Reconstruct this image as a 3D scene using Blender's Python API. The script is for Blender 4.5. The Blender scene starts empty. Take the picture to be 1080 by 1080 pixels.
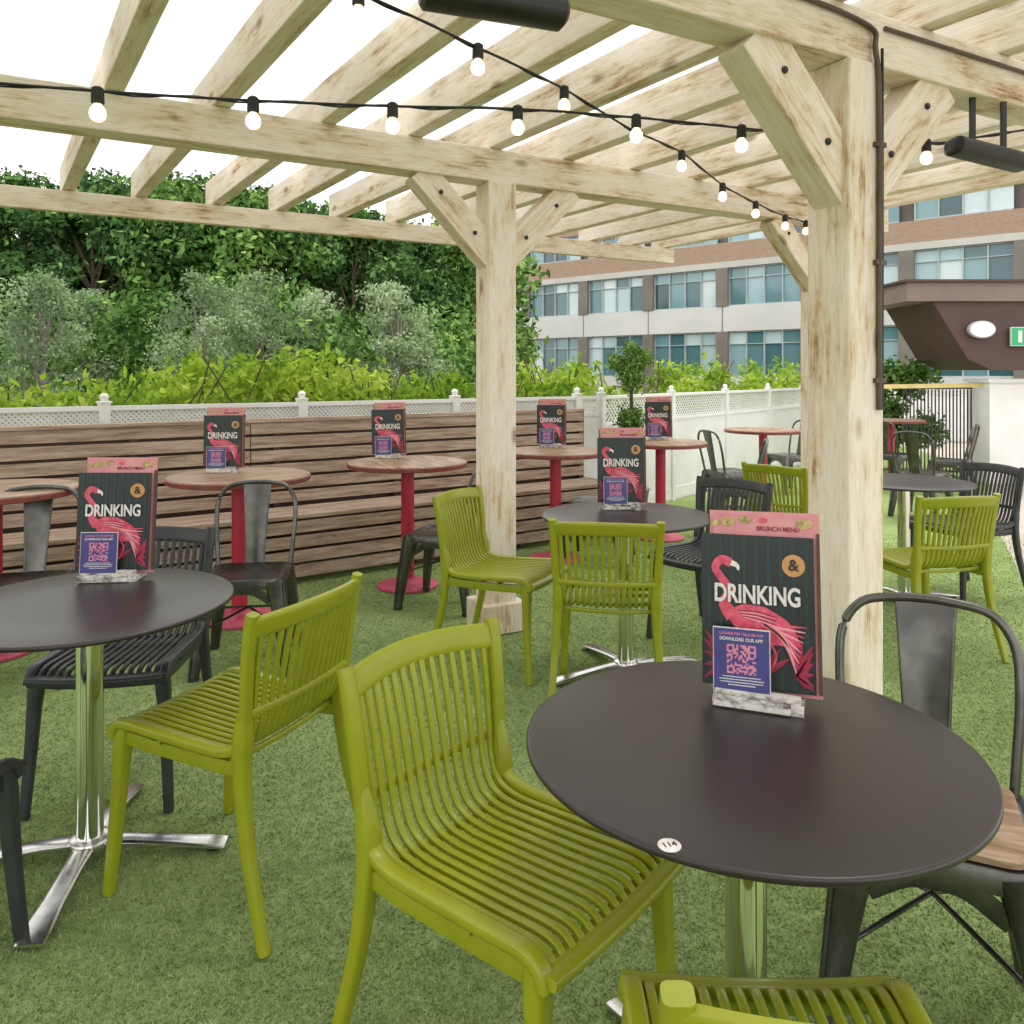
import bpy, math, random
import numpy as np
from mathutils import Vector, Matrix
random.seed(7); rng=np.random.default_rng(7)
scene=bpy.context.scene
H=1.42; F=833.0; HZ=395.0

# ---------------------------------------------------------------- materials
def newmat(name):
    m=bpy.data.materials.new(name); m.use_nodes=True
    nt=m.node_tree; return m,nt,nt.nodes['Principled BSDF'],nt.nodes['Material Output']
def N(nt,t,**k):
    n=nt.nodes.new(t)
    for a,b in k.items(): setattr(n,a,b)
    return n
def ramp(nt,stops):
    r=N(nt,'ShaderNodeValToRGB'); cr=r.color_ramp
    while len(cr.elements)<len(stops): cr.elements.new(0.5)
    for e,(p,c) in zip(cr.elements,stops):
        e.position=p; e.color=(c[0],c[1],c[2],1)
    return r
def coords(nt,scale=(1,1,1),rand=True):
    tc=N(nt,'ShaderNodeTexCoord'); mp=N(nt,'ShaderNodeMapping'); mp.inputs['Scale'].default_value=scale
    if rand:
        oi=N(nt,'ShaderNodeObjectInfo'); mu=N(nt,'ShaderNodeMath',operation='MULTIPLY'); mu.inputs[1].default_value=37.0
        nt.links.new(oi.outputs['Random'],mu.inputs[0])
        ad=N(nt,'ShaderNodeVectorMath',operation='ADD')
        nt.links.new(tc.outputs['Object'],ad.inputs[0]); nt.links.new(mu.outputs[0],ad.inputs[1])
        nt.links.new(ad.outputs[0],mp.inputs['Vector'])
    else: nt.links.new(tc.outputs['Object'],mp.inputs['Vector'])
    return mp.outputs[0]
def noise(nt,vec,scale,detail=4,rough=.55):
    n=N(nt,'ShaderNodeTexNoise'); n.inputs['Scale'].default_value=scale; n.inputs['Detail'].default_value=detail
    n.inputs['Roughness'].default_value=rough
    nt.links.new(vec,n.inputs['Vector']); return n.outputs['Fac']
def addbump(nt,b,fac,strength,dist=.01):
    bp=N(nt,'ShaderNodeBump'); bp.inputs['Strength'].default_value=strength; bp.inputs['Distance'].default_value=dist
    nt.links.new(fac,bp.inputs['Height']); nt.links.new(bp.outputs[0],b.inputs['Normal'])
def simple(name,c1,c2=None,scale=8,rough=.5,metal=0,bump=0,bdist=.002,stretch=(1,1,1),spec=.5,rv=.1):
    m,nt,b,o=newmat(name); c2=c2 or tuple(x*.8 for x in c1)
    v=coords(nt,stretch); f=noise(nt,v,scale,3)
    r=ramp(nt,[(.3,c2),(.7,c1)]); nt.links.new(f,r.inputs[0]); nt.links.new(r.outputs[0],b.inputs['Base Color'])
    mr=N(nt,'ShaderNodeMapRange'); mr.inputs[3].default_value=max(0.02,rough-rv); mr.inputs[4].default_value=rough+rv
    f2=noise(nt,v,scale*3.1,2) if bump else f
    nt.links.new(f2,mr.inputs[0]); nt.links.new(mr.outputs[0],b.inputs['Roughness'])
    b.inputs['Metallic'].default_value=metal; b.inputs['Specular IOR Level'].default_value=spec
    if bump: addbump(nt,b,f2,bump,bdist)
    return m

def timber_mat(name,stops,grain=(1.2,16,16),patch=(.8,2.6,2.6),bump=.4,rough=.8,spots=True,gw=.35,streak=.45):
    m,nt,b,o=newmat(name)
    g=noise(nt,coords(nt,grain),3.0,4,.65); w=noise(nt,coords(nt,patch),3.2,5,.72); fine=noise(nt,coords(nt,(4,70,70)),3,2,.6)
    a=N(nt,'ShaderNodeMath',operation='MULTIPLY_ADD'); a.inputs[1].default_value=gw; nt.links.new(g,a.inputs[0])
    mm=N(nt,'ShaderNodeMath',operation='MULTIPLY'); mm.inputs[1].default_value=1-gw; nt.links.new(w,mm.inputs[0])
    nt.links.new(mm.outputs[0],a.inputs[2])
    r=ramp(nt,stops); nt.links.new(a.outputs[0],r.inputs[0]); col=r.outputs[0]
    mx=N(nt,'ShaderNodeMix',data_type='RGBA',blend_type='MULTIPLY'); mx.inputs[0].default_value=streak
    r2=ramp(nt,[(.3,(.58,.48,.38)),(.52,(1,1,1))]); nt.links.new(fine,r2.inputs[0])
    nt.links.new(col,mx.inputs[6]); nt.links.new(r2.outputs[0],mx.inputs[7]); col=mx.outputs[2]
    if spots:
        vo=N(nt,'ShaderNodeTexVoronoi'); vo.inputs['Scale'].default_value=4.5; nt.links.new(coords(nt,(.45,1,1)),vo.inputs['Vector'])
        r3=ramp(nt,[(.05,(.26,.15,.08)),(.13,(1,1,1))]); nt.links.new(vo.outputs['Distance'],r3.inputs[0])
        m2=N(nt,'ShaderNodeMix',data_type='RGBA',blend_type='MULTIPLY'); m2.inputs[0].default_value=.7
        nt.links.new(col,m2.inputs[6]); nt.links.new(r3.outputs[0],m2.inputs[7]); col=m2.outputs[2]
    nt.links.new(col,b.inputs['Base Color']); b.inputs['Roughness'].default_value=rough; b.inputs['Specular IOR Level'].default_value=.25
    addbump(nt,b,a.outputs[0],bump,.005)
    return m
M={}
M['timber']=timber_mat('whitewashed_timber',[(.335,(.30,.175,.09)),(.385,(.56,.41,.26)),(.44,(.75,.63,.48)),(.52,(.85,.77,.66)),(.66,(.88,.82,.74))],streak=.35)
M['bench']=timber_mat('bench_wood',[(.36,(.24,.16,.115)),(.48,(.40,.295,.225)),(.6,(.54,.43,.355))],spots=False,gw=.6,patch=(.6,6,6))
M['tabwood']=timber_mat('table_wood',[(.35,(.17,.095,.055)),(.5,(.31,.20,.125)),(.62,(.46,.36,.27))],grain=(1.2,10,10),spots=False,bump=.15,rough=.4,gw=.6)
M['green']=simple('green_plastic',(.290,.320,.013),(.255,.285,.010),14,.35,bump=.08,bdist=.0008)
M['dark']=simple('charcoal_plastic',(.036,.040,.044),(.022,.025,.028),14,.42,bump=.05,bdist=.0008)
M['black']=simple('black_laminate',(.031,.025,.025),(.022,.018,.018),260,.32,bump=.12,bdist=.0004,rv=.08)
M['chrome']=simple('chrome',(.85,.85,.83),(.8,.8,.78),5,.10,1,rv=.04)
M['alu']=simple('polished_aluminium',(.75,.75,.74),(.55,.55,.54),12,.24,1,bump=.05)
M['gun']=simple('gunmetal_steel',(.15,.15,.14),(.075,.073,.068),9,.30,.85,bump=.05,rv=.12)
M['red']=simple('red_paint',(.55,.025,.07),(.42,.018,.05),10,.4)
M['redbase']=simple('faded_red_base',(.62,.10,.18),(.42,.05,.10),18,.55,bump=.2)
M['rim']=simple('table_rim',(.24,.05,.035),(.13,.028,.022),20,.45)
M['white']=simple('white_paint',(.84,.84,.83),(.74,.74,.73),3,.55)
M['blackmetal']=simple('black_metal',(.022,.022,.022),(.012,.012,.012),12,.38)
M['cable']=simple('black_rubber',(.02,.02,.02),(.012,.012,.012),12,.6)
M['conduit']=simple('brown_conduit',(.12,.085,.06),(.07,.045,.03),12,.5)
M['concrete']=simple('concrete_band',(.60,.57,.53),(.50,.47,.44),.5,.8)
M['conc_lt']=simple('pale_panel',(.68,.665,.64),(.57,.56,.54),.35,.8)
M['stone']=simple('grey_brown_stone',(.23,.20,.17),(.16,.14,.12),.8,.8)
M['frame']=simple('window_frame',(.45,.50,.50),(.36,.41,.41),2,.5)
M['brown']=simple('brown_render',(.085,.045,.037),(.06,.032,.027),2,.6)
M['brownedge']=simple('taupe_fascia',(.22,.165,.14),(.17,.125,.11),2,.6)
M['paving']=simple('paving',(.52,.46,.40),(.42,.37,.32),3,.85,bump=.05)
M['soil']=simple('garden_ground',(.07,.10,.03),(.04,.05,.02),2,.9)
M['bark']=simple('bark',(.14,.10,.07),(.06,.045,.03),9,.9,bump=.6,bdist=.02,stretch=(3,3,.6))
M['birchbark']=simple('birch_bark',(.34,.32,.28),(.14,.12,.10),9,.8,bump=.3)
M['yellow']=simple('yellow_tape',(.75,.62,.25),(.6,.5,.2),9,.6)
M['m_dark']=simple('menu_dark',(.016,.024,.025),(.008,.012,.014),12,.35)
M['m_stripe']=simple('menu_green_stripe',(.010,.045,.038),(.006,.020,.018),25,.35)
M['m_pink']=simple('menu_pink',(.78,.12,.20),(.46,.025,.07),60,.4)
M['m_light']=simple('menu_light_pink',(.82,.36,.42),(.72,.22,.28),60,.4)
M['m_deep']=simple('menu_deep_pink',(.36,.018,.06),(.24,.01,.04),30,.4)
M['m_rose']=simple('menu_rose',(.72,.33,.34),(.60,.22,.25),20,.4)
M['m_white']=simple('print_white',(.82,.80,.78),(.60,.56,.55),120,.4)
M['m_orange']=simple('badge_orange',(.62,.33,.12),(.5,.25,.08),30,.4)
M['m_food']=simple('menu_food',(.70,.50,.22),(.22,.16,.05),90,.4)
M['m_blue']=simple('card_blue',(.06,.06,.24),(.045,.045,.19),20,.35)
M['m_qr']=simple('qr_pink',(.70,.26,.38),(.62,.2,.32),20,.4)
M['m_brown']=simple('menu_board_back',(.12,.06,.045),(.08,.04,.03),20,.5)
M['exit']=simple('exit_green',(.02,.42,.18),(.02,.38,.16),20,.4)
M['holder']=timber_mat('holder_wood',[(.4,(.10,.09,.085)),(.47,(.4,.38,.36)),(.55,(.72,.70,.67))],patch=(12,20,20),bump=.2,spots=False)

m,nt,b,o=newmat('lit_bulb'); b.inputs['Base Color'].default_value=(1,.9,.75,1)
b.inputs['Emission Color'].default_value=(1,.74,.42,1); b.inputs['Emission Strength'].default_value=3.2; M['bulb']=m
try: m.cycles.emission_sampling='NONE'
except Exception: pass
m,nt,b,o=newmat('lamp_glass'); b.inputs['Base Color'].default_value=(.9,.9,.9,1)
b.inputs['Emission Color'].default_value=(1,.9,.78,1); b.inputs['Emission Strength'].default_value=1.2; M['lamp']=m
try: m.cycles.emission_sampling='NONE'
except Exception: pass

m,nt,b,o=newmat('polycarbonate_sheet')
tr=N(nt,'ShaderNodeBsdfTransparent')
f=noise(nt,coords(nt,(1,1,1),False),1.9,3,.6)
r=ramp(nt,[(.30,(.47,.48,.48)),(.50,(.66,.67,.67)),(.62,(.96,.97,.97))]); nt.links.new(f,r.inputs[0]); nt.links.new(r.outputs[0],tr.inputs[0])
nt.links.new(tr.outputs[0],o.inputs[0]); nt.nodes.remove(b); M['roof']=m

m,nt,b,o=newmat('office_glass')
geo=N(nt,'ShaderNodeNewGeometry'); r=ramp(nt,[(.0,(.03,.075,.09)),(.3,(.09,.20,.23)),(.55,(.22,.38,.42)),(.8,(.45,.58,.61)),(1,(.62,.70,.72))])
nt.links.new(geo.outputs['Random Per Island'],r.inputs[0]); nt.links.new(r.outputs[0],b.inputs['Base Color'])
b.inputs['Roughness'].default_value=.08; b.inputs['Specular IOR Level'].default_value=.8; M['glass']=m
m,nt,b,o=newmat('brick_wall')
bt=N(nt,'ShaderNodeTexBrick'); bt.inputs['Scale'].default_value=4.5; bt.inputs['Color1'].default_value=(.40,.26,.18,1)
bt.inputs['Color2'].default_value=(.32,.20,.14,1); bt.inputs['Mortar'].default_value=(.42,.35,.28,1)
tc=N(nt,'ShaderNodeTexCoord'); mp=N(nt,'ShaderNodeMapping'); mp.inputs['Rotation'].default_value=(math.radians(90),0,0)
nt.links.new(tc.outputs['Object'],mp.inputs[0]); nt.links.new(mp.outputs[0],bt.inputs['Vector'])
nt.links.new(bt.outputs[0],b.inputs['Base Color']); b.inputs['Roughness'].default_value=.85; M['brick']=m

def leaf_mat(name,cols,transl=0,nsc=.9):
    m,nt,b,o=newmat(name); nt.nodes.remove(b); b=N(nt,'ShaderNodeBsdfDiffuse'); geo=N(nt,'ShaderNodeNewGeometry')
    n=noise(nt,coords(nt,(1,1,1),True),nsc,1)
    a=N(nt,'ShaderNodeMath',operation='MULTIPLY_ADD'); a.inputs[1].default_value=.55
    nt.links.new(geo.outputs['Random Per Island'],a.inputs[0])
    s=N(nt,'ShaderNodeMath',operation='MULTIPLY_ADD'); s.inputs[1].default_value=1.6; s.inputs[2].default_value=-.56
    nt.links.new(n,s.inputs[0]); nt.links.new(s.outputs[0],a.inputs[2])
    k=len(cols); r=ramp(nt,[(i/(k-1),c) for i,c in enumerate(cols)]); nt.links.new(a.outputs[0],r.inputs[0])
    nt.links.new(r.outputs[0],b.inputs['Color'])
    if transl:
        t=N(nt,'ShaderNodeBsdfTranslucent'); nt.links.new(r.outputs[0],t.inputs[0])
        mx=N(nt,'ShaderNodeMixShader'); mx.inputs[0].default_value=transl
        nt.links.new(b.outputs[0],mx.inputs[1]); nt.links.new(t.outputs[0],mx.inputs[2]); nt.links.new(mx.outputs[0],o.inputs[0])
    else: nt.links.new(b.outputs[0],o.inputs[0])
    return m
M['leaf_dark']=leaf_mat('leaves_dark',[(.028,.060,.024),(.055,.115,.038),(.10,.20,.06),(.19,.31,.10)])
M['leaf_mid']=leaf_mat('leaves_mid',[(.04,.09,.025),(.09,.18,.048),(.17,.30,.075),(.28,.42,.12)])
M['leaf_birch']=leaf_mat('leaves_birch',[(.12,.19,.10),(.22,.31,.16),(.33,.43,.24),(.47,.56,.36)],.25)
M['leaf_hedge']=leaf_mat('leaves_hedge',[(.09,.18,.025),(.22,.36,.04),(.36,.51,.06),(.52,.61,.12)],.35,2.2)
def turf(name,isl):
    m,nt,b,o=newmat(name); nt.nodes.remove(b); b=N(nt,'ShaderNodeBsdfDiffuse'); nt.links.new(b.outputs[0],o.inputs[0]); v=coords(nt,(1,1,1),False)
    f2=noise(nt,v,1.1,3); f3=noise(nt,v,20,3,.7)
    a=N(nt,'ShaderNodeMath',operation='MULTIPLY_ADD'); a.inputs[1].default_value=.35
    if isl:
        g=N(nt,'ShaderNodeNewGeometry'); nt.links.new(g.outputs['Random Per Island'],a.inputs[0])
    else:
        f1=noise(nt,v,220,1,.7); nt.links.new(f1,a.inputs[0])
    c=N(nt,'ShaderNodeMath',operation='MULTIPLY_ADD'); c.inputs[1].default_value=.35; nt.links.new(f3,c.inputs[0])
    d=N(nt,'ShaderNodeMath',operation='MULTIPLY'); d.inputs[1].default_value=.35; nt.links.new(f2,d.inputs[0])
    nt.links.new(d.outputs[0],c.inputs[2]); nt.links.new(c.outputs[0],a.inputs[2])
    r=ramp(nt,[(.25,(.12,.185,.065)),(.5,(.225,.305,.115)),(.8,(.40,.49,.235))]); nt.links.new(a.outputs[0],r.inputs[0])
    nt.links.new(r.outputs[0],b.inputs['Color'])
    if not isl: addbump(nt,b,f1,.4,.008)
    return m
M['turf']=turf('turf_base',False); M['blade']=turf('turf_blades',True)

# ---------------------------------------------------------------- mesh builder
class MB:
    def __init__(s): s.v=[]; s.f=[]; s.m=[]; s.mats=[]
    def mi(s,mat):
        if mat not in s.mats: s.mats.append(mat)
        return s.mats.index(mat)
    def add(s,vs,fs,mat):
        o=len(s.v); i=s.mi(mat); s.v+= [tuple(p) for p in vs]
        for f in fs: s.f.append([o+k for k in f]); s.m.append(i)
    def obox(s,c,ax,ay,az,mat):
        c=Vector(c);ax=Vector(ax);ay=Vector(ay);az=Vector(az)
        vs=[c+ax*i+ay*j+az*k for i in(-1,1) for j in(-1,1) for k in(-1,1)]
        s.add(vs,[(0,1,3,2),(4,6,7,5),(0,4,5,1),(2,3,7,6),(0,2,6,4),(1,5,7,3)],mat)
    def box(s,c,size,mat,rz=0):
        cs,sn=math.cos(rz),math.sin(rz)
        s.obox(c,(cs*size[0]/2,sn*size[0]/2,0),(-sn*size[1]/2,cs*size[1]/2,0),(0,0,size[2]/2),mat)
    def tube(s,pts,a,b,mat,ref=(1,0,0),n=12,p=.5):
        pts=[Vector(q) for q in pts]; k=len(pts)
        A=a if isinstance(a,(list,tuple)) else [a]*k; Bq=b if isinstance(b,(list,tuple)) else [b]*k
        vs=[]; ref=Vector(ref)
        for i,c in enumerate(pts):
            t=(pts[min(i+1,k-1)]-pts[max(i-1,0)]).normalized()
            sd=(ref-ref.dot(t)*t)
            if sd.length<1e-4: sd=Vector((0,1,0))-t*t.y
            sd.normalize(); up=t.cross(sd)
            for j in range(n):
                th=2*math.pi*(j+.5)/n; cx,cy=math.cos(th),math.sin(th)
                cx=math.copysign(abs(cx)**p,cx); cy=math.copysign(abs(cy)**p,cy)
                vs.append(c+sd*cx*A[i]+up*cy*Bq[i])
        fs=[(i*n+j,i*n+(j+1)%n,(i+1)*n+(j+1)%n,(i+1)*n+j) for i in range(k-1) for j in range(n)]
        fs.append(tuple(range(n-1,-1,-1))); fs.append(tuple((k-1)*n+j for j in range(n)))
        s.add(vs,fs,mat)
    def rod(s,pts,r,mat,n=10): s.tube(pts,r,r,mat,n=n,p=1,ref=(.31,.22,.9))
    def lathe(s,prof,mat,c=(0,0,0),n=48):
        vs=[];k=len(prof)
        for r,z in prof:
            for j in range(n):
                th=2*math.pi*j/n; vs.append((c[0]+r*math.cos(th),c[1]+r*math.sin(th),c[2]+z))
        fs=[(i*n+j,i*n+(j+1)%n,(i+1)*n+(j+1)%n,(i+1)*n+j) for i in range(k-1) for j in range(n)]
        fs.append(tuple(range(n-1,-1,-1))); fs.append(tuple((k-1)*n+j for j in range(n)))
        s.add(vs,fs,mat)
    def mesh(s,name,smooth=True,ang=40):
        me=bpy.data.meshes.new(name); me.from_pydata(s.v,[],s.f)
        for mt in s.mats: me.materials.append(mt)
        me.polygons.foreach_set('material_index',s.m)
        if smooth:
            me.shade_smooth()
            try: me.set_sharp_from_angle(angle=math.radians(ang))
            except Exception: pass
        me.update(); return me
    def obj(s,name,parent=None,loc=(0,0,0),rz=0,smooth=True,ang=40): return put(name,s.mesh(name,smooth,ang),loc,rz,parent)
def put(name,me,loc=(0,0,0),rz=0,parent=None):
    o=bpy.data.objects.new(name,me); scene.collection.objects.link(o); o.location=loc; o.rotation_euler=(0,0,rz)
    if parent: o.parent=parent
    return o
def empty(name,loc=(0,0,0),rz=0):
    o=bpy.data.objects.new(name,None); o.empty_display_size=.2; scene.collection.objects.link(o); o.location=loc; o.rotation_euler=(0,0,rz); return o
def board(name,p0,p1,w,h,mat,parent,side=None,bev=.004):
    p0=Vector(p0);p1=Vector(p1); X=(p1-p0); L=X.length; X.normalize()
    Y=Vector(side) if side is not None else Vector((0,0,1)).cross(X)
    Y=(Y-Y.dot(X)*X).normalized(); Z=X.cross(Y)
    b=MB(); b.box((0,0,0),(L,w,h),mat); me=b.mesh(name,False)
    o=bpy.data.objects.new(name,me); scene.collection.objects.link(o)
    mt=Matrix((X,Y,Z)).transposed().to_4x4(); mt.translation=(p0+p1)/2; o.matrix_world=mt
    if parent: o.parent=parent
    if bev:
        md=o.modifiers.new('bevel','BEVEL'); md.width=bev; md.segments=2
    return o
def crom(P,n):
    P=[Vector(p) for p in P]; out=[]
    Q=[P[0]*2-P[1]]+P+[P[-1]*2-P[-2]]
    for i in range(1,len(Q)-2):
        for k in range(n):
            t=k/n; a,b,c,d=Q[i-1],Q[i],Q[i+1],Q[i+2]
            out.append(.5*((2*b)+(c-a)*t+(2*a-5*b+4*c-d)*t*t+(3*b-a-3*c+d)*t**3))
    out.append(P[-1]); return out
def W(px,py,d): return Vector(((px-540)*d/F,d,H-(py-HZ)*d/F))
def face(fx,fy): return math.atan2(fx,-fy)

# ---------------------------------------------------------------- slatted chair
def slat_chair(mat,name):
    b=MB()
    prof=crom([(0,-.262,.415),(0,-.252,.442),(0,-.215,.457),(0,-.10,.451),(0,.03,.444),(0,.12,.443),(0,.175,.462),(0,.207,.515),(0,.228,.60),(0,.255,.71),(0,.292,.835)],4)
    def pt(t,q,off=0):
        k=min(1,max(0,(q.z-.46)/.35)); hw=.207+.012*k-.008*(1-k)*max(0,min(1,(q.y+.25)/.45))
        return Vector((t*hw, q.y-.05*t*t*k, q.z+.010*t*t*(1-k)+off-.012*t*t*k))
    nr=14
    for i in range(nr):
        t=-0.865+1.73*i/(nr-1)
        b.tube([pt(t,q) for q in prof[3:-2]],.0080,.0065,mat,n=8,p=.5)
    for t in(-1,1):
        b.tube([pt(t,q) for q in prof],.0165,.013,mat,n=12,p=.5)
    ts=[-1.03+2.06*i/20 for i in range(21)]
    q=prof[-2]; b.tube([pt(t,Vector((0,q.y-.002,q.z-.008))) for t in ts],.010,.029,mat,ref=(0,1,-.25),n=12,p=.5)
    q=prof[3]; b.tube([pt(t,Vector((0,q.y-.004,q.z-.004))) for t in ts],.028,.011,mat,ref=(0,1,.0),n=12,p=.5)
    b.tube([pt(t,Vector((0,-.258,.425))) for t in ts],.010,.020,mat,ref=(0,1,0),n=12,p=.5)
    for y in(-.09,.05,.16): b.tube([pt(t,Vector((0,y,.430))) for t in ts],.006,.008,mat,ref=(0,1,0),n=8)
    for y,z in((.212,.56),): b.tube([pt(t,Vector((0,y+.014,z))) for t in ts],.005,.010,mat,ref=(0,1,0),n=8)
    for s in(-1,1):
        b.tube(crom([(s*.192,-.235,.452),(s*.200,-.240,.36),(s*.210,-.246,.2),(s*.222,-.262,0)],5),[.023]*5+[.021-.0006*i for i in range(11)],[.021]*5+[.019-.0006*i for i in range(11)],mat,n=12,p=.5)
        pts=crom([(s*.206,.205,.60),(s*.200,.193,.50),(s*.203,.192,.42),(s*.212,.215,.25),(s*.228,.285,0)],4)
        b.tube(pts,[.010,.014,.018,.020]+[.022-.0007*i for i in range(13)],[.008,.013,.018,.022]+[.024-.0009*i for i in range(13)],mat,n=12,p=.5)
        b.tube([(s*.196,-.23,.425),(s*.196,-.1,.418),(s*.197,.1,.415),(s*.200,.19,.42)],.009,.020,mat,n=10,p=.5)
    return b.mesh(name,True,50)
GC=slat_chair(M['green'],'green_slatted_chair'); DC=slat_chair(M['dark'],'charcoal_slatted_chair')
# ---------------------------------------------------------------- metal bistro chair
def metal_chair(mat,wood,name):
    b=MB()
    def rr(r,hw,z,n=6):
        out=[]
        for cx,cy,a0 in((1,1,0),(-1,1,90),(-1,-1,180),(1,-1,270)):
            for i in range(n+1):
                a=math.radians(a0+90*i/n); out.append((cx*(hw-r)+r*math.cos(a),cy*(hw-r)+r*math.sin(a),z))
        return out
    def loft(rings,m):
        n=len(rings[0]); vs=[p for r in rings for p in r]; k=len(rings)
        fs=[(i*n+j,i*n+(j+1)%n,(i+1)*n+(j+1)%n,(i+1)*n+j) for i in range(k-1) for j in range(n)]
        fs.append(tuple((k-1)*n+j for j in range(n))); b.add(vs,fs,m)
    loft([rr(.06,.186,.400),rr(.06,.186,.437),rr(.055,.180,.447),rr(.05,.165,.449),rr(.045,.155,.443)],mat)
    if wood: loft([rr(.05,.172,.4505),rr(.05,.172,.463),rr(.048,.168,.466)],M['tabwood'])
    for sx in(-1,1):
        for sy in(-1,1):
            y1=.225 if sy>0 else -.215
            pts=crom([(sx*.148,sy*.148,.43),(sx*.165,sy*.165,.34),(sx*.185,(sy*.165+y1)/2,.2),(sx*.208,y1,0)],4)
            k=len(pts)
            b.tube(pts,[.050-.029*i/(k-1) for i in range(k)],[.046-.026*i/(k-1) for i in range(k)],mat,n=14,p=.62)
            b.rod([Vector(p)+Vector((sx*.8,sy*.8,0)).normalized()*(.058-.032*i/(k-1)) for i,p in enumerate(pts)],.006,mat,8)
            b.box((sx*.208,y1,.008),(.042,.042,.016),M['cable'])
    for ax in(0,1):
        for s in(-1,1):
            P=[(-.13,.34),(-.06,.385),(0,.395),(.06,.385),(.13,.34)]
            pts=[((u,s*.168,z) if ax==0 else (s*.168,u,z)) for u,z in P]
            b.tube(crom(pts,3),.004,.022,mat,ref=(0,1,0) if ax==0 else (1,0,0),n=8)
    for a in(1,-1): b.rod([(-.17*a,-.18,.22),(0,0,.27),(.17*a,.18,.22)],.006,mat,8)
    hp=crom([(-.176,.165,.41),(-.186,.185,.52),(-.197,.215,.66),(-.190,.240,.765),(-.145,.255,.83),(-.07,.262,.848),(0,.265,.852),
             (.07,.262,.848),(.145,.255,.83),(.190,.240,.765),(.197,.215,.66),(.186,.185,.52),(.176,.165,.41)],5)
    b.rod(hp,.0115,mat,12)
    rows=[(.0,.045,.44,.172),(.2,.046,.52,.190),(.4,.050,.60,.206),(.6,.056,.70,.228),(.8,.062,.79,.248),(1,.066,.846,.262)]
    vs=[];nx=7
    for sgn in(0,1):
        for _,hw,z,y in rows:
            for i in range(nx):
                u=-1+2*i/(nx-1); vs.append((u*hw,y+.010*(1-u*u)-.004+(.004 if sgn else 0),z))
    fs=[];R=len(rows)
    for k in range(2):
        for r_ in range(R-1):
            for i in range(nx-1):
                q=(k*R*nx+r_*nx+i,k*R*nx+r_*nx+i+1,k*R*nx+(r_+1)*nx+i+1,k*R*nx+(r_+1)*nx+i)
                fs.append(q if k==0 else q[::-1])
    b.add(vs,fs,mat)
    for s in(-1,1): b.rod([(s*hw,y,z) for _,hw,z,y in rows],.005,mat,8)
    return b.mesh(name,True,45)
MC=metal_chair(M['gun'],False,'metal_bistro_chair'); MW=metal_chair(M['gun'],True,'metal_bistro_chair_wood')

def chair(me,name,x,y,fx,fy): return put(name,me,(x,y,0.004),face(fx,fy))
G='green_slatted_chair'; D='charcoal_slatted_chair'; T='metal_bistro_chair'
chair(GC,G,-.01,1.60,.76,-.65)
chair(GC,G,-.77,2.25,-.91,.41)
chair(GC,G,-.06,3.92,.9,-.44)
chair(GC,G,.42,3.44,.16,.99)
chair(GC,G,1.90,5.36,.75,.66)
chair(GC,G,2.15,4.12,-.2,.98)
chair(GC,G,.385,.992,.03,1)
chair(DC,D,1.08,4.28,-.7,-.7)
chair(DC,D,-1.36,2.80,.1,-1)
chair(DC,D,-1.46,1.72,.1,1)
chair(DC,D,2.95,5.15,-.9,-.3)
chair(MW,T,.93,1.75,-.42,-.91)
for x,y,fx,fy in((-1.30,3.90,.15,-1),(-.42,4.9,-.95,.3),(-2.30,3.72,.3,-1),(.66,6.1,-.8,.3),(1.95,6.9,-.8,.2),(2.2,8.0,.9,.3),
                 (3.35,9.6,-.8,-.3),(4.7,9.7,.8,.4),(4.1,7.9,.7,.6),(5.0,9.0,-.7,.6)):
    chair(MC,T,x,y,fx,fy)

# ---------------------------------------------------------------- tables
def black_table(x,y,rz):
    e=empty('black_round_table',(x,y,.004),rz)
    b=MB(); b.lathe([(.385,.737),(.397,.738),(.400,.741),(.400,.747),(.398,.750),(.394,.751),(.2,.751)],M['black'],n=96); b.obj('table_top',e,ang=50)
    b=MB(); b.lathe([(.037,.05),(.037,.727)],M['chrome'],n=40); b.obj('column',e)
    b=MB(); b.box((0,0,.732),(.30,.05,.009),M['blackmetal']); b.box((0,0,.7312),(.05,.30,.007),M['blackmetal'])
    b.lathe([(.06,.715),(.06,.727)],M['blackmetal'],n=24); b.obj('top_bracket',e,smooth=False)
    b=MB(); b.lathe([(.058,.03),(.060,.05),(.056,.060),(.040,.064)],M['alu'],n=32)
    for i in range(4):
        a=math.pi/2*i; d=Vector((math.cos(a),math.sin(a),0))
        pts=[d*.03+Vector((0,0,.044)),d*.12+Vector((0,0,.040)),d*.25+Vector((0,0,.028)),d*.35+Vector((0,0,.018)),d*.385+Vector((0,0,.012))]
        b.tube(pts,[.030,.028,.030,.037,.036],[.013,.011,.009,.007,.005],M['alu'],ref=(-d.y,d.x,0),n=14,p=.6)
        b.lathe([(.022,0),(.022,.012)],M['cable'],c=tuple(d*.35),n=16)
    b.obj('cross_base',e); return e
black_table(.426,1.44,.5); black_table(-1.24,2.32,math.radians(8)); black_table(.54,3.75,.4); black_table(2.45,4.94,.2)
def wood_table(x,y):
    e=empty('round_wooden_table',(x,y,.004),random.uniform(0,3))
    b=MB(); b.lathe([(.395,.800),(.4,.804),(.4,.826),(.395,.830)],M['rim'],n=64); b.obj('table_rim',e)
    b=MB(); b.lathe([(.394,.8305),(.392,.834),(.38,.835)],M['tabwood'],n=64); b.obj('table_top',e)
    b=MB(); b.lathe([(.044,.03),(.044,.78),(.09,.79),(.09,.80)],M['red'],n=32); b.obj('column',e)
    b=MB(); b.lathe([(.20,0),(.20,.012),(.17,.022),(.08,.030),(.055,.045),(.05,.06)],M['redbase'],n=40); b.obj('base_plate',e)
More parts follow.
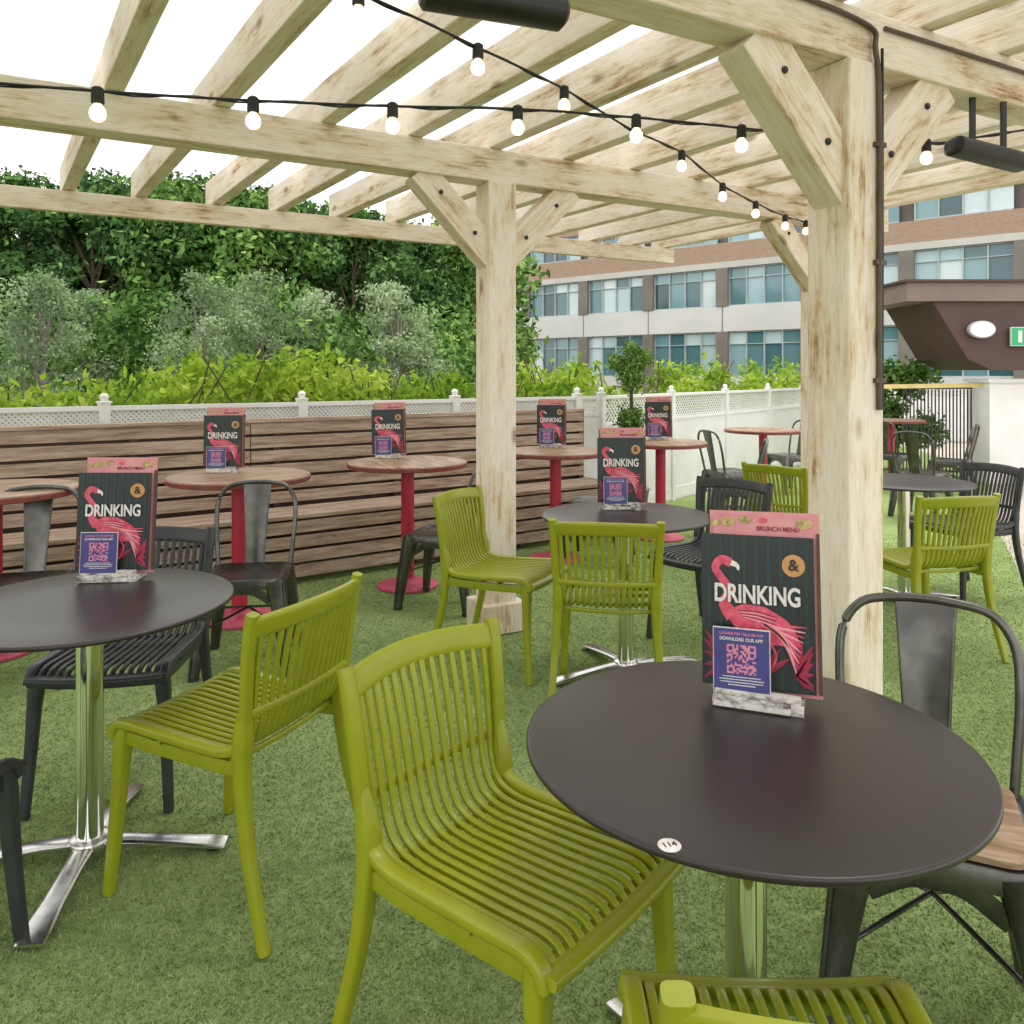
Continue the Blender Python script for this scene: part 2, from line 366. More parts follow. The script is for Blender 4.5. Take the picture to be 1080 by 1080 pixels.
for x,y in((-2.65,4.03),(-1.58,4.58),(-.70,5.30),(.335,6.07),(1.29,6.86),(2.67,8.4),(4.9,10.2)): wood_table(x,y)

# ---------------------------------------------------------------- menu stand
def text_mesh(s,size,mat,name='text',extr=.0003,bold=.018):
    c=bpy.data.curves.new(name,'FONT'); c.body=s; c.size=size; c.align_x='CENTER'; c.align_y='CENTER'; c.extrude=extr; c.offset=size*bold
    o=bpy.data.objects.new(name,c); scene.collection.objects.link(o); bpy.context.view_layer.update()
    dg=bpy.context.evaluated_depsgraph_get(); me=bpy.data.meshes.new_from_object(o.evaluated_get(dg)); bpy.data.objects.remove(o)
    me.materials.clear(); me.materials.append(mat); return me
menu_parts=[]
def mp_(name,me,loc=(0,0,0),rot=(0,0,0),sc=(1,1,1)): menu_parts.append((name,me,loc,rot,sc))
RX=math.radians(90)
b=MB()
b.box((0,0,.008),(.165,.085,.016),M['holder']); b.box((0,-.030,.024),(.155,.014,.016),M['holder']); b.box((0,.034,.030),(.155,.014,.028),M['holder'])
b.box((-.01,-.0465,.013),(.14,.006,.02),M['holder'])
mp_('wooden_holder',b.mesh('holder',False))
b=MB(); b.box((.008,.020,.190),(.205,.003,.325),M['m_brown']); b.box((.012,.013,.190),(.206,.002,.345),M['m_rose']); b.box((.016,.006,.185),(.20,.002,.335),M['m_rose'])
b.box((.113,.008,.175),(.006,.014,.30),M['m_brown'])
mp_('rear_menus',b.mesh('rear_menus',False))
b=MB()
for cx,cz,r in((-.055,.342,.015),(-.022,.346,.012),(.088,.342,.016),(-.080,.338,.010),(.012,.346,.009)):
    vs=[(cx+r*math.cos(t*.314),.0035,cz+r*math.sin(t*.314)*.6) for t in range(20)]; b.add(vs,[tuple(range(20))],M['m_food'] if cx!=.012 else M['m_pink'])
mp_('food_print',b.mesh('food',False))
b=MB(); b.box((0,-.008,.172),(.21,.003,.29),M['m_dark'])
for i in range(9): b.box((-.09+i*.0225,-.0100,.172),(.007,.0012,.286),M['m_stripe'])
def flat(pts,rad,y,mat):
    q=crom([(p[0],y,p[1]) for p in pts],6); k=len(q)
    R=[]
    for i in range(k):
        u=i/(k-1)*(len(rad)-1); j=min(int(u),len(rad)-2); R.append(rad[j]+(rad[j+1]-rad[j])*(u-j))
    b.tube(q,.0004,R,mat,ref=(0,1,0),n=6,p=1)
# foliage fans behind
for cx,cz,a0,a1,ln in((-.06,.07,1.4,3.6,.07),(.07,.06,-.6,1.4,.065),(.0,.05,.6,2.6,.07)):
    for i in range(7):
        a=a0+(a1-a0)*i/6; ex=max(-.1,min(.1,cx+ln*math.cos(a))); ez=max(.035,cz+ln*math.sin(a)); flat([(cx,cz),((cx+ex)/2,(cz+ez)/2),(ex,ez)],[.003,.007,.001],-.0116,M['m_deep'])
# flamingo body: teardrop, tail plumes to the right, S neck, beak, legs
flat([(-.050,.165),(-.030,.160),(.005,.150),(.045,.135),(.075,.112)],[.010,.026,.034,.026,.006],-.0122,M['m_pink'])
flat([(-.045,.160),(-.062,.185),(-.050,.208),(-.066,.232),(-.078,.252),(-.066,.268),(-.048,.262)],[.015,.010,.0085,.0075,.0075,.0085,.009],-.0126,M['m_pink'])
flat([(-.048,.263),(-.036,.257),(-.034,.244)],[.006,.004,.001],-.0130,M['m_white'])
flat([(-.0345,.249),(-.036,.242)],[.003,.001],-.0134,M['m_dark'])
for i in range(10):
    u=i/9; flat([(-.02+.03*u,.165-.012*u),(.03+.02*u,.150-.030*u),(.090-.020*u,.150-.085*u)],[.002,.0045,.0008],-.0130-.0001*(i%2),M['m_light'] if i%2 else M['m_pink'])
for i in range(6):
    u=i/5; flat([(-.035+.01*u,.172-.012*u),(.0,.172-.016*u),(.035,.165-.018*u)],[.001,.0022,.0005],-.0133,M['m_light'] if i%2 else M['m_deep'])
flat([(.005,.125),(.002,.09),(.006,.045)],[.0025,.002,.002],-.0124,M['m_pink']); flat([(.022,.120),(.034,.09),(.020,.06)],[.0025,.002,.002],-.0124,M['m_pink'])
vs=[(.068+.021*math.cos(t*.262),-.0140,.264+.021*math.sin(t*.262)) for t in range(24)]; b.add(vs,[tuple(range(24))],M['m_orange'])
mp_('drinks_menu',b.mesh('drinks_menu',False))
mp_('title_text',text_mesh('DRINKING',.040,M['m_white'],bold=.028),(0,-.0155,.203),(RX,0,0),(.84,1.2,1))
mp_('badge_text',text_mesh('&',.030,M['m_dark']),(.068,-.0155,.264),(RX,0,0))
mp_('brunch_text',text_mesh('BRUNCH MENU',.0125,M['m_deep']),(.040,.0035,.330),(RX,0,0),(.9,1,1))
b=MB(); b.box((-.028,-.036,.082),(.102,.003,.118),M['m_blue']);
b.box((-.028,-.0345,.082),(.106,.0018,.122),M['m_white'])
rr=random.Random(3)
for i in range(15):
    for j in range(15):
        cor=(i<4 and j<4) or (i<4 and j>10) or (i>10 and j>10)
        on=rr.random()<.5
        if cor:
            ii=i if i<4 else i-11; jj=j if j<4 else j-11; on=ii in(0,3) or jj in(0,3)
        if on: b.box((-.028-.0252+i*.0036,-.0378,.060+j*.0036),(.0035,.0008,.0035),M['m_qr'])
for k,wd in enumerate((.07,.082,.078,.05)): b.box((-.028,-.0378,.0525-k*.0050),(wd,.0008,.0015),M['m_white'])
mp_('qr_card',b.mesh('qr_card',False))
mp_('card_text',text_mesh('LOOKING FOR TABLE SERVICE?',.0068,M['m_qr']),(-.028,-.0380,.132),(RX,0,0),(.85,1,1))
mp_('card_text2',text_mesh('DOWNLOAD OUR APP!',.0088,M['m_white']),(-.028,-.0380,.122),(RX,0,0),(.85,1,1))
def menu(x,y,z,fx,fy,s=1.0,lean=-4.5,roll=0):
    e=empty('table_menu_stand',(x,y,z),face(fx,fy)); e.scale=(s,s,s)
    g=empty('printed_menus',(0,0,0)); g.parent=e; g.rotation_euler=(math.radians(lean),math.radians(roll),0); g.location=(0,-.002,.001)
    for n,me,l,r,sc in menu_parts:
        o=put(n,me,l,0,e if n=='wooden_holder' else g); o.rotation_euler=r; o.scale=sc
menu(.50,1.60,.7555,-.36,-.93,1.05,-6,-1.2); menu(-1.30,2.57,.7555,.10,-1,1.08,-4,.8); menu(.54,3.92,.7555,.0,-1,1.1)
for x,y,fx in((-1.72,4.70,.1),(-.86,5.5,.05),(.31,6.3,-.1),(1.30,7.02,-.2)): menu(x,y,.8395,fx,-1,1.06,-3,random.uniform(-1.5,1.5))
e=empty('table_number_disc',(.222,1.114,.7553)); b=MB(); b.lathe([(.0165,0),(.0165,.0012),(.0158,.0016)],M['m_white'],n=32); b.obj('disc',e)
put('number',text_mesh('114',.0145,M['cable']),(0,0,.0018),0.25,e)

# ---------------------------------------------------------------- pergola
P=empty('timber_pergola')
A=Vector((-.09,4.42,0)); Bp=Vector((1.155,2.74,0)); ub=Vector((1,.54,0)).normalized(); nb=Vector((-ub.y,ub.x,0))
vr=Vector((-.67,1,0)).normalized(); tm=M['timber']; zb=2.48; zt=2.66
sC=(2.19-A.x)/ub.x; C=A+ub*sC; sEnd=sC+.62
Z=Vector((0,0,1))
def post(p,h=zb,w=.17,bh=.15,both=True):
    board('post',p,p+Z*h,w,w,tm,P,side=ub,bev=.008)
    for s in(-1,1):
        if s>0 and not both: continue
        board('knee_brace',p+ub*s*.02+Z*(h-.43),p+ub*s*.47+Z*(h+.02),.12,bh,tm,P,side=nb,bev=.006)
        # bolt heads
        bb=MB(); bb.lathe([(.012,0),(.012,.006),(.008,.010)],M['blackmetal'],n=10)
        for (u,zz) in((.16,h-.29),(.36,h-.09)):
            o=bb.obj('bolt',P); o.matrix_world=Matrix.Translation(p+ub*s*u+Z*zz-nb*.0605)@(-nb).to_track_quat('Z','Y').to_matrix().to_4x4()
post(A); post(C); post(Bp,w=.175,bh=.18); post(A-ub*4.6); post(Bp+ub*3.0)
board('post_foot',A+Z*0.004,A+Z*.165,.25,.25,tm,P,side=ub,bev=.006)
board('main_beam',A-ub*6+Z*(zb+.09),A+ub*(sEnd+.05)+Z*(zb+.09),.15,.18,tm,P,bev=.006)
board('main_beam',Bp-ub*6+Z*(zb+.09),Bp+ub*3.45+Z*(zb+.09),.15,.18,tm,P,bev=.006)
B3=Vector((0,2.45,0)); e3=A+ub*sEnd+vr*2.165
board('eaves_beam',A+B3-ub*6+Z*(zb+.10),e3+ub*.05+Z*(zb+.10),.06,.14,tm,P)
ks=[k*.475-.03 for k in range(-13,7)]+[sEnd]
for s_ in ks:
    if sEnd-.3<s_<sEnd: continue
    c=A+ub*s_
    j=random.uniform(-.02,.02)
    board('rafter',c-vr*6.0+Z*(zt+.097),c+vr*(2.36+j)+ub*j+Z*(zt+.097),.082,.19,tm,P,bev=.006)
b=MB(); z=zt+.20
q=[A-ub*6.4-vr*6,A+ub*(sEnd+.1)-vr*6,A+ub*(sEnd+.1)+vr*2.45,A-ub*6.4+vr*2.45]
b.add([p+Z*z for p in q],[(0,1,2,3)],M['roof'])
b.obj('translucent_roof_sheet',P,smooth=False)
b=MB()
b.rod(crom([Bp-nb*.083-ub*2.6+Z*(zb+.17),Bp-nb*.085-ub*.9+Z*(zb+.155),Bp-nb*.085-ub*.05+Z*(zb+.13),Bp-nb*.095+ub*.035+Z*(zb+.03),Bp-nb*.098+ub*.05+Z*(zb-.2),Bp-nb*.098+ub*.05+Z*1.75,Bp-nb*.098+ub*.05+Z*1.30],6),.009,M['conduit'])
b.rod([Bp-nb*.083+ub*.1+Z*(zb+.13),Bp-nb*.083+ub*3+Z*(zb+.13)],.008,M['conduit'])
b.rod([Bp-nb*.094+ub*.070+Z*(zb+.05),Bp-nb*.094+ub*.070+Z*1.30],.005,M['cable'])
for zz in(1.4,1.8,2.2): b.box(Bp-nb*.094+ub*.055+Z*zz,(.05,.02,.016),M['conduit'],rz=math.atan2(ub.y,ub.x))
b.obj('electrical_conduit',P)

def festoon(pts,bulbs,name='festoon_lights'):
    e=empty(name); b=MB(); q=crom(pts,10); b.rod(q,.0042,M['cable'],8)
    c2=[Vector(p)+Vector((0,0.006,.006*math.sin(i*.9))) for i,p in enumerate(q)]; b.rod(c2,.0028,M['cable'],6)
    b.obj('cable',e); s=MB(); g=MB()
    for p in bulbs:
        p=Vector(p)
        s.lathe([(.010,.012),(.017,.006),(.018,-.034),(.014,-.038)],M['cable'],c=tuple(p),n=16)
        g.lathe([(.010,-.036),(.013,-.042),(.0205,-.053),(.0225,-.064),(.0205,-.076),(.012,-.085),(.003,-.088)],M['bulb'],c=tuple(p),n=20)
    s.obj('lamp_holders',e); g.obj('bulbs',e)
s1=[(-120,78,2.0),(103,96,2.25),(267,106,2.4),(414,112,2.5),(546,115,2.65),(671,124,2.75),(782,135,2.85),(848,142,2.93)]
festoon([W(*p) for p in s1],[W(*p) for p in s1[1:-1]])
s2=[(230,-60,2.0),(378,-8,2.2),(504,50,2.5),(595,94,2.9),(665,136,3.3),(719,161,3.7),(762,195,4.2),(797,214,4.6),(828,228,5.0),(850,234,5.3)]
festoon([W(*p) for p in s2],[W(*p) for p in s2[1:-1] if p[0]!=665]+[W(850,234,5.3)])
s3=[(930,118,2.9),(977,150,3.1),(1060,140,3.2),(1200,120,3.2)]
festoon([W(*p) for p in s3],[W(977,150,3.1)])
def heater(c,d,L):
    e=empty('infrared_heater'); b=MB(); c=Vector(c); d=Vector(d).normalized(); up=Z.cross(d)
    b.tube([c-d*L/2,c-d*(L/2-.01),c+d*(L/2-.01),c+d*L/2],[.035,.048,.048,.035],[.025,.036,.036,.025],M['blackmetal'],ref=up,n=16,p=.75); b.obj('housing',e)
    b=MB()
    for s in(-.22,.22): b.tube([c+d*s*L+Z*.02,c+d*s*L+Z*.08,c+d*s*L+Z*(zb-c.z+.02)],.012,.006,M['blackmetal'],n=8)
    b.obj('bracket',e)
heater(W(522,4,1.95),(.83,.25,-.02),.37)
heater(W(1042,163,3.05),(.9,.30,-.10),.36)

# ---------------------------------------------------------------- bench
O=Vector((-1.58,4.58,0)); us=Vector((1,.69,0)).normalized(); ns=Vector((-us.y,us.x,0))
def L(s,o,z): return O+us*s+ns*o+Z*z
E=empty('slatted_bench'); bm=M['bench']
S0,S1=-4.2,3.4
joints=[S0,-1.9,.35,S1]
for i in range(6):
    zc=.535+.1*i
    for a_,b_ in zip(joints[:-1],joints[1:]):
        j=.003*random.uniform(-1,1)
        board('back_slat',L(a_+.003,.98+.015*i/5+j,zc),L(b_-.003,.98+.015*i/5+j,zc+j*.6),.024,.080,bm,E,bev=.003)
board('back_cap',L(S0,1.0,1.092),L(S1,1.0,1.092),.075,.028,bm,E)
for i in range(4): board('seat_slat',L(S0,.60+.1*i,.455),L(S1,.60+.1*i,.455),.086,.028,bm,E,bev=.003)
for i in range(4): board('front_slat',L(S0,.575,.385-.1*i),L(S1,.575,.385-.1*i),.022,.080,bm,E,bev=.003)
b=MB()
k=S0
while k<=S1+.01:
    b.box(L(k,.80,.22),(.05,.36,.43),M['m_brown'],rz=math.atan2(us.y,us.x)); b.box(L(k,1.03,.55),(.05,.05,1.07),M['m_brown'],rz=math.atan2(us.y,us.x)); k+=.95
b.obj('frame',E,smooth=False)
b=MB(); b.box(L(S1/2+S0/2,1.075,.53),(S1-S0,.012,1.04),M['m_brown'],rz=math.atan2(us.y,us.x)); b.obj('backing_board',E,smooth=False)
b=MB(); b.box(L(S1+.012,.80,.24),(.022,.46,.46),bm,rz=math.atan2(us.y,us.x)); b.obj('end_panel',E,smooth=False)

# ---------------------------------------------------------------- white fence
def fence(name,p0,p1,h,band,step,mat,postgap):
    e=empty(name); p0=Vector(p0);p1=Vector(p1); d=(p1-p0);Ln=d.length;d.normalize(); n=Vector((-d.y,d.x,0)); rz=math.atan2(d.y,d.x)
    mid=(p0+p1)/2
    b=MB(); zb_=h-band
    b.box(mid+Z*(zb_/2),(Ln,.03,zb_),mat,rz); b.obj('solid_panel',e,smooth=False)
    b=MB(); b.box(mid+Z*(h-.015),(Ln,.055,.03),mat,rz); b.box(mid+Z*(zb_+.015),(Ln,.05,.03),mat,rz); b.box(mid+Z*(.08),(Ln,.045,.12),mat,rz)
    x=0
    while x<=Ln:
        p=p0+d*x; b.box(p+Z*(h/2+.01),(.07,.075,h+.02),mat,rz); b.lathe([(.05,h+.02),(.05,h+.03),(.02,h+.035),(.028,h+.05),(.03,h+.065),(.02,h+.08),(.004,h+.087)],mat,c=tuple(p),n=14); x+=postgap
    b.obj('rails_and_posts',e)
    b=MB(); hh=(band-.06)/2; zc=zb_+.03+hh; x=hh
    while x<Ln:
        for s in(-1,1):
            v=(d*s+Z).normalized(); b.obox(p0+d*x+n*(.003*s)+Z*zc,v*(hh*1.41),n*.003,v.cross(n)*.0075,mat)
        x+=step
    b.obj('lattice',e,smooth=False)
cor=L(3.75,1.20,0)
fence('white_lattice_fence',L(-4.6,1.20,0),cor,1.21,.19,.034,M['white'],1.35)
far=Vector((8.3,17.2,0))
fence('white_lattice_fence',cor+Vector((.05,.06,0)),far,1.21,.30,.06,M['white'],1.5)
fence('white_lattice_fence',far+Vector((.06,0,0)),Vector((14,14.5,0)),1.21,.3,.08,M['white'],1.5)

# ---------------------------------------------------------------- ground
def sheet(name,pts,z,mat):
    b=MB(); b.add([(x,y,z) for x,y in pts],[tuple(range(len(pts)))],mat); return b.obj(name,smooth=False)
sheet('ground',[(-300,-60),(300,-60),(300,500),(-300,500)],-.012,M['soil'])
c3=L(-6,1.2,0)
sheet('paving',[(-6,-4),(14,-4),(14,14.5),(far.x,far.y),(cor.x,cor.y),(c3.x,c3.y)],-.006,M['paving'])
grass=sheet('artificial_grass',[(-6,-3),(3.3,-3),(3.3,5.0),(5.0,8.3),(7.0,11.5),(8.0,17.0),(far.x-.3,far.y),(cor.x,cor.y),(c3.x,c3.y)],0.0,M['turf'])
n=380000
Y=np.exp(rng.uniform(math.log(.9),math.log(7.0),n)); Xx=rng.uniform(-.72,.72,n)*Y
keep=((Xx<3.28)|(Y>5.0))&((Y-4.58-.69*(Xx+1.58))*us.x<.6)
Xx=Xx[keep];Y=Y[keep];n=len(Y)
ang=rng.uniform(0,6.283,n); hgt=rng.uniform(.004,.010,n); wd=rng.uniform(.0011,.0020,n)*(.8+.25*Y); la=rng.uniform(0,6.283,n); ln=rng.uniform(.004,.014,n)
v=np.zeros((n,3,3),np.float32)
v[:,0,0]=Xx-np.cos(ang)*wd; v[:,0,1]=Y-np.sin(ang)*wd
v[:,1,0]=Xx+np.cos(ang)*wd; v[:,1,1]=Y+np.sin(ang)*wd
v[:,2,0]=Xx+np.cos(la)*ln; v[:,2,1]=Y+np.sin(la)*ln; v[:,2,2]=hgt
def tri_mesh(name,v,k,mat):
    n=v.shape[0]; me=bpy.data.meshes.new(name); me.vertices.add(n*k); me.vertices.foreach_set('co',v.reshape(-1).astype(np.float32))
    me.loops.add(n*k); me.loops.foreach_set('vertex_index',np.arange(n*k,dtype=np.int32))
    me.polygons.add(n); me.polygons.foreach_set('loop_start',np.arange(0,n*k,k,dtype=np.int32))
    me.materials.append(mat); me.update(calc_edges=True); return me
put('blades',tri_mesh('blades',v,3,M['blade']),parent=grass)

# ---------------------------------------------------------------- foliage
def leaves(cent,rad,n,size,shell=.55,flat_=1.0):
    cent=np.array(cent);rad=np.array(rad); w=rad**2; w=w/w.sum(); idx=rng.choice(len(rad),n,p=w)
    d=rng.normal(size=(n,3)); d/=np.linalg.norm(d,axis=1)[:,None]
    r=rad[idx]*(shell+(1-shell)*rng.random(n)**.6)*rng.normal(1,.16,n)
    d2=d.copy(); d2[:,2]*=flat_
    c=cent[idx]+d2*r[:,None]
    nr=d*.7+rng.normal(size=(n,3))*.7; nr/=np.linalg.norm(nr,axis=1)[:,None]
    t=rng.normal(size=(n,3)); t[:,2]-=.5; t-=(t*nr).sum(1)[:,None]*nr; t/=np.linalg.norm(t,axis=1)[:,None]
    s=np.cross(nr,t); L_=size*rng.uniform(.6,1.4,n)[:,None]
    return np.stack([c-t*L_,c-t*L_*.1+s*L_*.5-nr*L_*.12,c+t*L_,c-t*L_*.1-s*L_*.5-nr*L_*.12],1)
def tree(name,x,y,h,r,n,size,mat,bark,seed,base=.25,clumps=34,crad=(.16,.34),shell=.5):
    R=random.Random(seed); e=empty(name,(x,y,0)); b=MB()
    lean=R.uniform(-.15,.15); top=Vector((lean,R.uniform(-.1,.1),h*.8))
    tr=crom([(0,0,-.1),(lean*.2,0,h*.3),(lean*.6,.05,h*.55),tuple(top)],4); k=len(tr)
    b.tube(tr,[.022*h*(1-.8*i/(k-1)) for i in range(k)],[.022*h*(1-.8*i/(k-1)) for i in range(k)],bark,n=10,p=1)
    C_=[];Rd=[]
    for i in range(clumps):
        u=R.random(); z=h*(base+(1-base)*u); env=math.sin(math.pi*min(1,.18+.82*u)**.8)**.6
        a=R.uniform(0,6.283); rr_=r*env*R.uniform(.35,1.0)*.85
        cr=r*R.uniform(*crad); p=Vector((rr_*math.cos(a),rr_*math.sin(a),min(z,h-cr*.6)))
        C_.append(tuple(p));Rd.append(cr)
        if i%2==0:
            st=tr[min(k-2,int(k*min(.9,max(.25,u*.8))))]; q=crom([tuple(st),tuple((Vector(st)+p)/2+Vector((0,0,-.05*h*.3))),tuple(p)],3); kk=len(q)
            rads=[.007*h*(1-.85*j/(kk-1)) for j in range(kk)]; b.tube(q,rads,rads,bark,n=6,p=1)
    b.obj('trunk_and_limbs',e); put('foliage',tri_mesh('foliage',leaves(C_,Rd,n,size,shell,.75),4,mat),parent=e)
def PX(px,d): return (px-540)*d/F
sd=1
for px,d,h,r in((-60,18,6.0,2.8),(25,20,6.4,2.9),(100,18.5,6.0,2.8),(160,22,6.6,2.9),(205,19,6.1,2.8),(262,18.5,5.7,2.7),(320,21,5.9,2.8),(375,19,5.3,2.4),(425,22,5.6,2.5),(475,24,6.0,2.9)):
    tree('broadleaf_tree',PX(px,d),d,h,r,14000,.09,M['leaf_dark'] if sd%5 not in(1,0) else M['leaf_mid'],M['bark'],sd,base=.12,clumps=52,crad=(.14,.32),shell=.35); sd+=1
for px,d,h,r in((45,11.5,2.9,1.05),(95,13,2.8,.9),(215,11,2.85,1.0),(275,12,3.0,1.0),(335,13,2.8,.9),(415,11.5,2.75,.95)):
    tree('silver_birch_tree',PX(px,d),d,h,r,8500,.030,M['leaf_birch'],M['birchbark'],sd+30,base=.15,clumps=80,crad=(.12,.32),shell=.1); sd+=1
Cn=[];Rn=[]
for i in range(150):
    px=rng.uniform(-300,540); d=rng.uniform(27,33); Cn.append((PX(px,d),d,rng.uniform(.3,1)*(6.6-.6*(px>330)))); Rn.append(rng.uniform(.9,1.6))
put('distant_trees',tri_mesh('distant_trees',leaves(Cn,Rn,50000,.17,.4),4,M['leaf_mid']))
Cn=[];Rn=[]
for i in range(160):
    px=rng.uniform(-200,520); d=rng.uniform(12,17); Cn.append((PX(px,d),d,rng.uniform(.2,2.3))); Rn.append(rng.uniform(.5,.9))
put('shrubs',tri_mesh('shrubs',leaves(Cn,Rn,45000,.065,.4),4,M['leaf_mid']))
def hedge(name,fn,s0,s1,hfn,n,size,k=150):
    Cn=[];Rn=[]
    for i in range(k):
        s=rng.uniform(s0,s1); o=rng.uniform(.35,1.5); r_=rng.uniform(.13,.30); hm=hfn(s)
        p=fn(s,o); z=hm-r_-abs(rng.normal(0,.22)); Cn.append((p.x,p.y,max(.3,z))); Rn.append(r_)
    b=MB()
    for i in range(60):
        s=rng.uniform(s0,s1); p=fn(s,rng.uniform(.4,1.2)); b.rod([p,p+Vector((rng.normal(0,.1),rng.normal(0,.1),hfn(s)*.5)),p+Vector((rng.normal(0,.2),rng.normal(0,.2),hfn(s)*.95))],.006,M['bark'],6)
    e=empty(name); b.obj('stems',e); put('foliage',tri_mesh('foliage',leaves(Cn,Rn,n,size,.35),4,M['leaf_hedge']),parent=e)
hedge('laurel_hedge',lambda s,o:L(s,1.20+o,0),-5,3.9,lambda s:1.54+.12*math.sin(s*1.7)+(.42 if s<-1.6 else 0)+.05*math.sin(s*6),19000,.042,270)
d2=(far-cor).normalized(); n2=Vector((-d2.y,d2.x,0))
hedge('laurel_hedge',lambda s,o:cor+d2*s+n2*o,0,11,lambda s:1.48+.18*math.sin(s*1.9)+.12*math.sin(s*5.1),10000,.048,160)
e=empty('potted_topiary',(1.13,7.5,0)); b=MB(); b.lathe([(.12,0),(.17,.32),(.18,.34),(.16,.345)],M['stone'],n=24); b.obj('pot',e)
b=MB(); b.rod([(0,0,.3),(.01,0,.9),(0,.01,1.4)],.018,M['bark'],8); b.obj('stem',e)
Cn=[(0,0,.98),(0,0,1.38),(.03,0,1.5),(-.04,.02,1.48),(.12,0,1.58),(-.14,0,1.54),(.0,0,1.66)];Rn=[.15,.14,.12,.10,.09,.09,.08]
put('foliage',tri_mesh('foliage',leaves(Cn,Rn,5000,.018,.3),4,M['leaf_mid']),parent=e)

# ---------------------------------------------------------------- office building
BA=Vector((.3,48,0)); df=Vector((.757,-.653,0)).normalized(); rzF=math.atan2(df.y,df.x)
BE=empty('office_building',tuple(BA),rzF)
def fb(name,items,mat,smooth=False):
    b=MB()
    for (x0,x1,z0,z1,y0,y1) in items: b.box(((x0+x1)/2,(y0+y1)/2,(z0+z1)/2),(x1-x0,y1-y0,z1-z0),mat)
    return b.obj(name,BE,smooth=False)
LN=42
fb('core',[(-.6,LN,0,14,.5,14)],M['stone'])
rows=[(1.30,3.55),(4.80,6.70),(7.95,9.35)]
fb('plinth',[(-.6,LN,0,1.30,0,.5)],M['conc_lt'])
fb('spandrel_panels',[(-.6,LN,3.55,4.80,-.05,.5)],M['conc_lt'])
fb('stone_band',[(-.6,LN,6.70,7.0,-.08,.5)],M['concrete'])
fb('brick_band',[(-.6,LN,7.0,7.95,-.02,.5),(-.6,LN,9.35,12,-.02,.5)],M['brick'])
fb('parapet',[(-.7,LN,12,12.3,-.15,.5)],M['concrete'])
pil=[];gl=[];fr=[];jn=[]
for i in range(11):
    x0=.45+4.22*i-4.22
    if x0>-1.3:
        pil.append((max(-.6,x0),x0+.62,0,3.54,-.12,.5)); pil.append((max(-.6,x0),x0+.62,4.81,6.70,-.12,.5))
        jn.append((x0+.30,x0+.34,3.56,4.79,-.07,-.05))
    for z0,z1 in rows:
        a,bx=x0+.62,x0+4.22
        n_=4; w=(bx-a)/n_
        for k in range(n_):
            xx=a+k*w
            if xx<-.5 : continue
            split=z0+(z1-z0)*.72
            gl.append((xx+.03,xx+w-.03,z0+.06,split-.02,.16,.20)); gl.append((xx+.03,xx+w-.03,split+.02,z1-.06,.16,.20))
            fr.append((xx-.03,xx+.03,z0,z1,.06,.25))
            fr.append((xx+.03,xx+w-.03,z1-.06,z1,.06,.25)); fr.append((xx+.03,xx+w-.03,z0,z0+.06,.06,.25)); fr.append((xx+.03,xx+w-.03,split-.02,split+.02,.08,.25))
fb('pilasters',pil,M['stone']); fb('window_glass',gl,M['glass']); fb('window_frames',fr,M['frame']); fb('panel_joints',jn,M['stone'])

# ---------------------------------------------------------------- entrance canopy on right
CE=empty('entrance_canopy')
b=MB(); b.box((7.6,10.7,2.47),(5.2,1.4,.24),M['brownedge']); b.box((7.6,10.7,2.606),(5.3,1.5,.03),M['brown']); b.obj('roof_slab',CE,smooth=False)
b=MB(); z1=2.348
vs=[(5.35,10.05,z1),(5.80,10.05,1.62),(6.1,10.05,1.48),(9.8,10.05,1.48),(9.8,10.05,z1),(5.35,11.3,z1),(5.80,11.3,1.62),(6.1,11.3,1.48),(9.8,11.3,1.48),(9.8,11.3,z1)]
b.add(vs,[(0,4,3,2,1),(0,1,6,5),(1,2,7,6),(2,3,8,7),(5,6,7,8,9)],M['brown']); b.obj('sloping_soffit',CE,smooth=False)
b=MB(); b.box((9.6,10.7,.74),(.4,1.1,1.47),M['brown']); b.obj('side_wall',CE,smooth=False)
LE=empty('wall_lamp'); b=MB()
b.tube([(5.94,10.03,1.99),(5.94,9.97,1.99)],.17,.11,M['frame'],ref=(1,0,0),n=24,p=1); b.tube([(5.94,9.97,1.99),(5.94,9.955,1.99)],.145,.09,M['lamp'],ref=(1,0,0),n=24,p=1); b.obj('lamp',LE)
SE=empty('exit_sign'); b=MB(); b.box((6.48,10.0,1.90),(.34,.03,.24),M['m_white']); b.box((6.48,9.982,1.90),(.32,.006,.22),M['exit'])
b.box((6.42,9.977,1.90),(.05,.004,.15),M['m_white']); b.box((6.55,9.977,1.90),(.10,.004,.03),M['m_white']); b.obj('sign',SE,smooth=False)
PE=empty('white_pillar'); b=MB(); b.box((6.55,10.5,.66),(.7,.5,1.32),M['white']); b.box((6.55,10.5,1.34),(.78,.58,.05),M['white']); b.obj('pillar',PE,smooth=False)
RE=empty('metal_railing'); b=MB()
for i in range(20): b.box((5.25+.048*i,10.6,.62),(.014,.014,1.2),M['blackmetal'])
b.box((5.7,10.6,1.24),(.95,.03,.03),M['blackmetal']); b.box((5.7,10.6,.12),(.95,.03,.03),M['blackmetal']); b.obj('railing',RE,smooth=False)
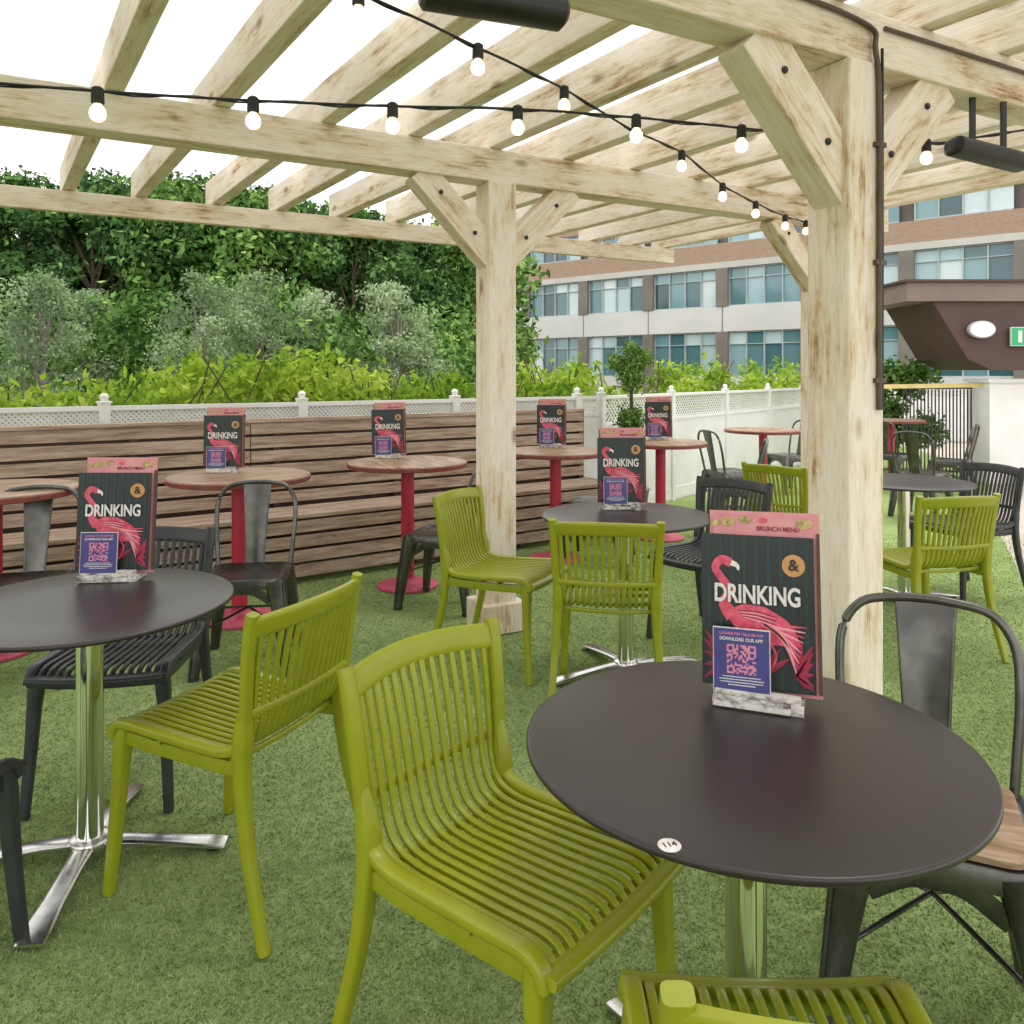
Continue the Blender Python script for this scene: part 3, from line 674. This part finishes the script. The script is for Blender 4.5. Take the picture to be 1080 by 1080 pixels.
BT=empty('barrier_tape'); b=MB(); b.obox((5.5,10.4,1.27),(.72,0,.01),(0,.002,0),(0,0,.028),M['yellow']); b.obj('tape',BT,smooth=False)
Cn=[(5.2+rng.uniform(0,1.1),11.6+rng.uniform(0,.5),rng.uniform(.3,1.50)) for i in range(26)]
put('shrubs',tri_mesh('shrubs',leaves(Cn,[.22]*26,4500,.05,.3),4,M['leaf_mid']))

# ---------------------------------------------------------------- world, sun, camera
w=bpy.data.worlds.new('World'); scene.world=w; w.use_nodes=True; nt=w.node_tree
for n_ in list(nt.nodes): nt.nodes.remove(n_)
out=N(nt,'ShaderNodeOutputWorld'); bg=N(nt,'ShaderNodeBackground'); bg2=N(nt,'ShaderNodeBackground'); mx=N(nt,'ShaderNodeMixShader')
sky=N(nt,'ShaderNodeTexSky',sky_type='NISHITA'); sky.sun_disc=False
nt.links.new(sky.outputs[0],bg.inputs[0]); bg.inputs[1].default_value=.12
bg2.inputs[0].default_value=(1,.985,.955,1); bg2.inputs[1].default_value=2.25
mx.inputs[0].default_value=.90; nt.links.new(bg.outputs[0],mx.inputs[1]); nt.links.new(bg2.outputs[0],mx.inputs[2]); nt.links.new(mx.outputs[0],out.inputs[0])
sl=bpy.data.lights.new('sun','SUN'); sl.energy=1.5; sl.angle=math.radians(12); sl.color=(1,.94,.84)
so=bpy.data.objects.new('sun',sl); scene.collection.objects.link(so)
sdir=Vector((.35,.25,1.0)).normalized(); so.rotation_euler=sdir.to_track_quat('Z','Y').to_euler()
sky.sun_elevation=math.asin(sdir.z); sky.sun_rotation=math.atan2(sdir.x,sdir.y)
cam=bpy.data.cameras.new('camera'); co=bpy.data.objects.new('camera',cam); scene.collection.objects.link(co); scene.camera=co
co.location=(0,0,H); co.rotation_euler=(math.radians(90),0,0); cam.sensor_width=36; cam.lens=F/1080*36; cam.shift_y=-(540-HZ)/1080
cam.clip_start=.05; cam.clip_end=1000
scene.view_settings.view_transform='Standard'; scene.view_settings.look='None'; scene.view_settings.exposure=0
